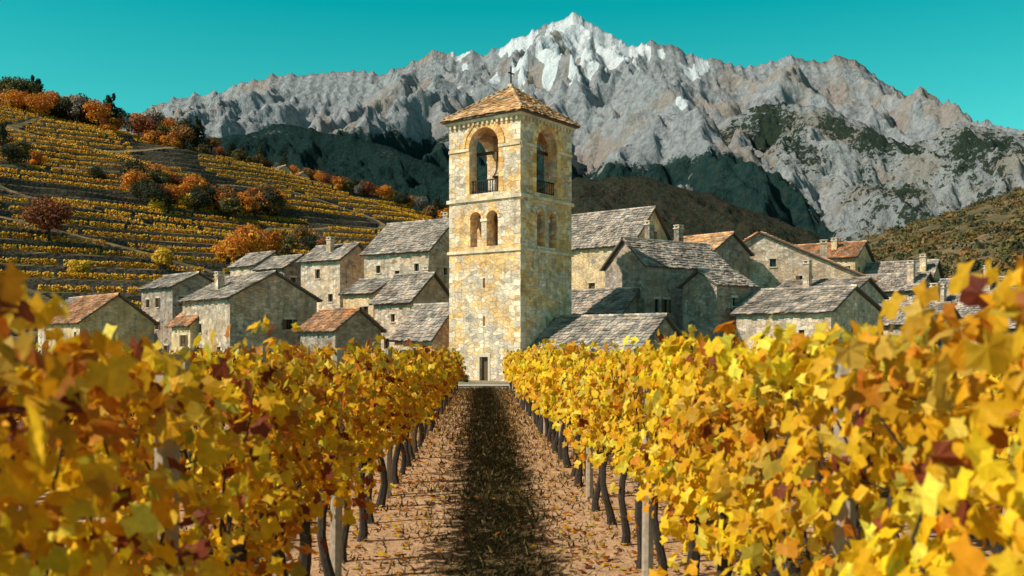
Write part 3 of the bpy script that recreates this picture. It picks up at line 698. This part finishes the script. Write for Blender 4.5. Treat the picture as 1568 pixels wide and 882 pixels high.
def mountain(name,D,prof,depth,nx,ny,x0,x1,amp,crest,veg,snow,mat,seed,jag=10,power=2.4,back=700,steep=(.75,1.05),foot=.22,amax=.75):
    k=D/1524.
    pu=np.array([p[0] for p in prof],float);pv=np.array([p[1] for p in prof],float)
    pxs=(pu-784)*k;pz=2+(530-pv)*k
    xs=np.linspace(x0,x1,nx)
    H=np.interp(xs,pxs,pz)+jag*(ridged(xs/60,xs*0,4,seed+40)-.62)*2
    tt=np.concatenate([-np.linspace(1,0.03,18)**1.3,np.linspace(0,1,ny)**1.15])
    X,Tt=np.meshgrid(xs,tt);Hm=np.broadcast_to(H,X.shape)
    q=D/3000*1.
    Y=np.where(Tt<0,D-Tt*back,D-Tt*depth)+ (60*perlin(X/400,X*0,seed+50))*q
    ta=np.abs(Tt)
    base=Hm*(1-ta)**power
    w=110*q*fbm(X/(300*q),Y/(300*q),4,seed+60);w2=110*q*fbm(X/(300*q)+7,Y/(300*q),4,seed+66)
    e0=sst(ta,0,.1);XW=X+w*e0;YW=Y+w2*e0
    r=np.random.default_rng(seed);segs=[]
    for u in crest:
        cx=(u-784)*k;h0=float(np.interp(cx,pxs,pz))
        L=depth*r.uniform(.55,.85);ang=r.uniform(-amax,amax)
        xa,ya,ha=cx,D-25*q,h0*.965;xb,yb,hb=cx+math.sin(ang)*L,D-math.cos(ang)*L,h0*foot
        segs.append((xa,ya,ha,xb,yb,hb))
        for f in (.15,.32,.5,.68,.85):
            for sd in (-1,1):
                if r.random()<.2:continue
                f2=f+r.uniform(-.07,.07);a2=ang+sd*r.uniform(.6,1.2);L2=L*r.uniform(.18,.4)
                sx_,sy_,sh_=xa+(xb-xa)*f2,ya+(yb-ya)*f2,ha+(hb-ha)*f2
                segs.append((sx_,sy_,sh_,sx_+math.sin(a2)*L2,sy_-math.cos(a2)*L2,max(sh_-L2*r.uniform(.6,.85),h0*foot*.3)))
    SP=np.full(X.shape,-1e9)
    for (xa,ya,ha,xb,yb,hb) in segs:
        dx_,dy_=xb-xa,yb-ya;l2=dx_*dx_+dy_*dy_
        tq=np.clip(((XW-xa)*dx_+(YW-ya)*dy_)/l2,0,1)
        dd=np.hypot(XW-xa-tq*dx_,YW-ya-tq*dy_)
        SP=np.maximum(SP,ha+(hb-ha)*tq-dd*r.uniform(*steep))
    SP=np.where(Tt>0,SP,-1e9)
    base=smax(base,SP,12*q)
    env=sst(ta,0,.12)*(1-.4*ta)
    n=amp[0]*(ridged(XW/(230*q),YW/(300*q),3,seed+5)-.6)+amp[1]*(ridged((X-.3*Y)/(80*q),(Y+.3*X)/(100*q),4,seed+9)-.6)
    n2=amp[1]*.5*(ridged(X/(26*q),Y/(32*q),3,seed+15)-.6)
    Z=base+n*env*2+n2*2*sst(ta,0,.04)
    lim=np.maximum(Hm*(Y/D)*.99,0);Z=np.where(Tt>0,-smax(-Z,-lim,14*q),Z)
    C=np.stack([veg(X,Y,Z,ta),snow(X,Y,Z,ta),np.clip(.5+fbm(X/200,Y/200,3,seed+70),0,1)],-1).reshape(-1,3)
    G=Geo();grid(G,X,Y,Z,C);return G.build(name,[mat],smooth=True)
m_mtn=mtn_mat('mountain_rock',(.29,.30,.31),(.50,.50,.50),(.40,.28,.19),(.014,.044,.044),(.038,.066,.052),bd=18)
m_crag=mtn_mat('crag_rock',(.27,.28,.28),(.52,.52,.50),(.30,.22,.14),(.018,.038,.032),(.05,.06,.035),1.4,vw=2.6,bd=18)
P1=[(-700,330),(-200,240),(100,215),(240,165),(270,150),(330,138),(385,125),(430,115),(480,118),(530,110),(590,112),(640,92),(665,78),(700,82),(715,76),(740,82),(775,67),(800,57),(840,40),(862,32),(880,20),(905,37),(935,52),(965,72),(985,62),(1020,70),(1050,85),(1100,94),(1140,102),(1170,100),(1200,85),(1240,99),(1280,92),(1310,105),(1350,132),(1400,150),(1440,177),(1490,190),(1568,202),(1800,240),(2400,330)]
def veg1(X,Y,Z,t):
    TL=np.interp(X,[-1500,-600,-200,100,400,900,1400,1900],[400,450,500,430,390,330,480,560])+130*fbm(X/260,Y/260,4,101)
    return sst(TL-Z,-45,60)
def snow1(X,Y,Z,t):
    d=np.hypot((X-240)/370,(Z-960)/300)
    cul=ridged(X/120,Y/260,2,111)
    return sst(1.0-d+.8*(.62-cul)*2+.5*fbm(X/70,Y/70,3,113),.25,.7)
mountain('mountain',3000,P1,1900,1150,400,-2900,3400,(34,19),(60,180,270,345,430,500,560,640,668,740,800,880,884,940,985,1040,1110,1200,1204,1280,1350,1420,1500,1600,1750),veg1,snow1,m_mtn,204,14,2.6,700,(.95,1.35))
P2=[(500,420),(800,330),(900,275),(960,250),(1000,238),(1060,215),(1100,190),(1150,165),(1200,158),(1260,168),(1310,185),(1350,208),(1400,222),(1430,205),(1470,185),(1520,196),(1568,205),(1800,230),(2400,330)]
def veg2(X,Y,Z,t):
    a=.38+.8*fbm(X/120,Y/120,4,121)+.22*sst(.22-t,0,.2)
    a=a+.45*sst(X,900,1100)*sst(t,0.,.1)*(.5+fbm(X/160,Y/160,3,9))+.5*sst(170-Z,-40,60)
    return np.clip(a,0,1)
zero=lambda X,Y,Z,t:np.zeros_like(X)
mountain('rocky_mountain',2200,P2,1100,900,340,-500,2500,(26,14),(850,960,1040,1100,1160,1200,1205,1260,1320,1400,1470,1475,1540,1620,1750),veg2,zero,m_crag,303,8,2.2,500,(.85,1.25))
m_for=mtn_mat('forest_slope',(.16,.18,.18),(.26,.27,.27),(.18,.13,.08),(.010,.040,.040),(.032,.058,.045),3.,bd=34)
P3=[(-400,240),(0,215),(200,205),(300,212),(370,208),(430,190),(500,205),(560,216),(620,240),(680,262),(760,285),(860,300),(1000,330),(1200,400)]
def vegf(X,Y,Z,t):return np.clip(1.0+.8*fbm(X/110,Y/110,4,141)-.12*sst(.25-t,0,.2),0,1)
mountain('forested_hill',1500,P3,800,520,170,-1500,450,(22,9),(0,150,250,330,425,435,500,560,640,740,860),vegf,zero,m_for,400,6,1.7,400,(.5,.8),.2)
one=lambda X,Y,Z,t:np.ones_like(X)
m_for2=mtn_mat('autumn_forest_slope',(.2,.16,.1),(.3,.2,.12),(.3,.2,.1),(.018,.040,.030),(.10,.068,.038),5.,bd=34)
P4=[(-200,380),(400,345),(600,330),(700,312),(800,292),(880,276),(950,270),(1000,276),(1080,296),(1150,322),(1230,356),(1300,376),(1420,400),(1700,420)]
mountain('autumn_hill',900,P4,420,460,140,-560,560,(9,5),(500,620,720,820,900,960,1040,1130,1210),one,zero,m_for2,500,4,1.3,300,(.35,.6),.15)

# ------------------------------------------------------------------ world, sun, camera
az=math.radians(248);el=math.radians(42)
sv=Vector((math.sin(az)*math.cos(el),math.cos(az)*math.cos(el),math.sin(el)))
w=bpy.data.worlds.new('World');S.world=w;w.use_nodes=True;nt=w.node_tree;nt.nodes.clear()
out=nt.nodes.new('ShaderNodeOutputWorld');bg=nt.nodes.new('ShaderNodeBackground');sk=nt.nodes.new('ShaderNodeTexSky')
sk.sky_type='NISHITA';sk.sun_disc=False;sk.sun_elevation=el;sk.sun_rotation=az
bw=nt.nodes.new('ShaderNodeRGBToBW');nt.links.new(sk.outputs[0],bw.inputs[0])
tc=nt.nodes.new('ShaderNodeTexCoord');sx=nt.nodes.new('ShaderNodeSeparateXYZ');nt.links.new(tc.outputs['Generated'],sx.inputs[0])
tr_=nt.nodes.new('ShaderNodeMapRange');tr_.inputs[1].default_value=.15;tr_.inputs[2].default_value=.32;nt.links.new(sx.outputs[2],tr_.inputs[0])
tcol=nt.nodes.new('ShaderNodeMix');tcol.data_type='RGBA';nt.links.new(tr_.outputs[0],tcol.inputs[0]);tcol.inputs[6].default_value=(.55,3.7,3.5,1);tcol.inputs[7].default_value=(.02,3.1,3.4,1)
tint=nt.nodes.new('ShaderNodeMix');tint.data_type='RGBA';tint.blend_type='MULTIPLY';tint.inputs[0].default_value=1
nt.links.new(bw.outputs[0],tint.inputs[6]);nt.links.new(tcol.outputs[2],tint.inputs[7])
mr=nt.nodes.new('ShaderNodeMapRange');mr.inputs[1].default_value=.345;mr.inputs[2].default_value=.42;nt.links.new(sx.outputs[2],mr.inputs[0])
mx=nt.nodes.new('ShaderNodeMix');mx.data_type='RGBA';nt.links.new(mr.outputs[0],mx.inputs[0]);nt.links.new(tint.outputs[2],mx.inputs[6]);nt.links.new(sk.outputs[0],mx.inputs[7])
nt.links.new(mx.outputs[2],bg.inputs[0]);bg.inputs[1].default_value=.05;nt.links.new(bg.outputs[0],out.inputs[0])
L=bpy.data.lights.new('sun','SUN');L.energy=5.0;L.angle=math.radians(.5);L.color=(1,.93,.81)
lo=bpy.data.objects.new('sun',L);lo.rotation_euler=sv.to_track_quat('Z','Y').to_euler();lo.location=(-50,-20,80);COL.objects.link(lo)
cam=bpy.data.cameras.new('camera');cam.lens=35;cam.sensor_width=36;cam.shift_y=.0568;cam.clip_end=20000;cam.clip_start=.05
cam.dof.use_dof=True;cam.dof.focus_distance=60;cam.dof.aperture_fstop=3.2
co=bpy.data.objects.new('camera',cam);co.location=(0,0,2);co.rotation_euler=(math.radians(90),0,0);COL.objects.link(co);S.camera=co
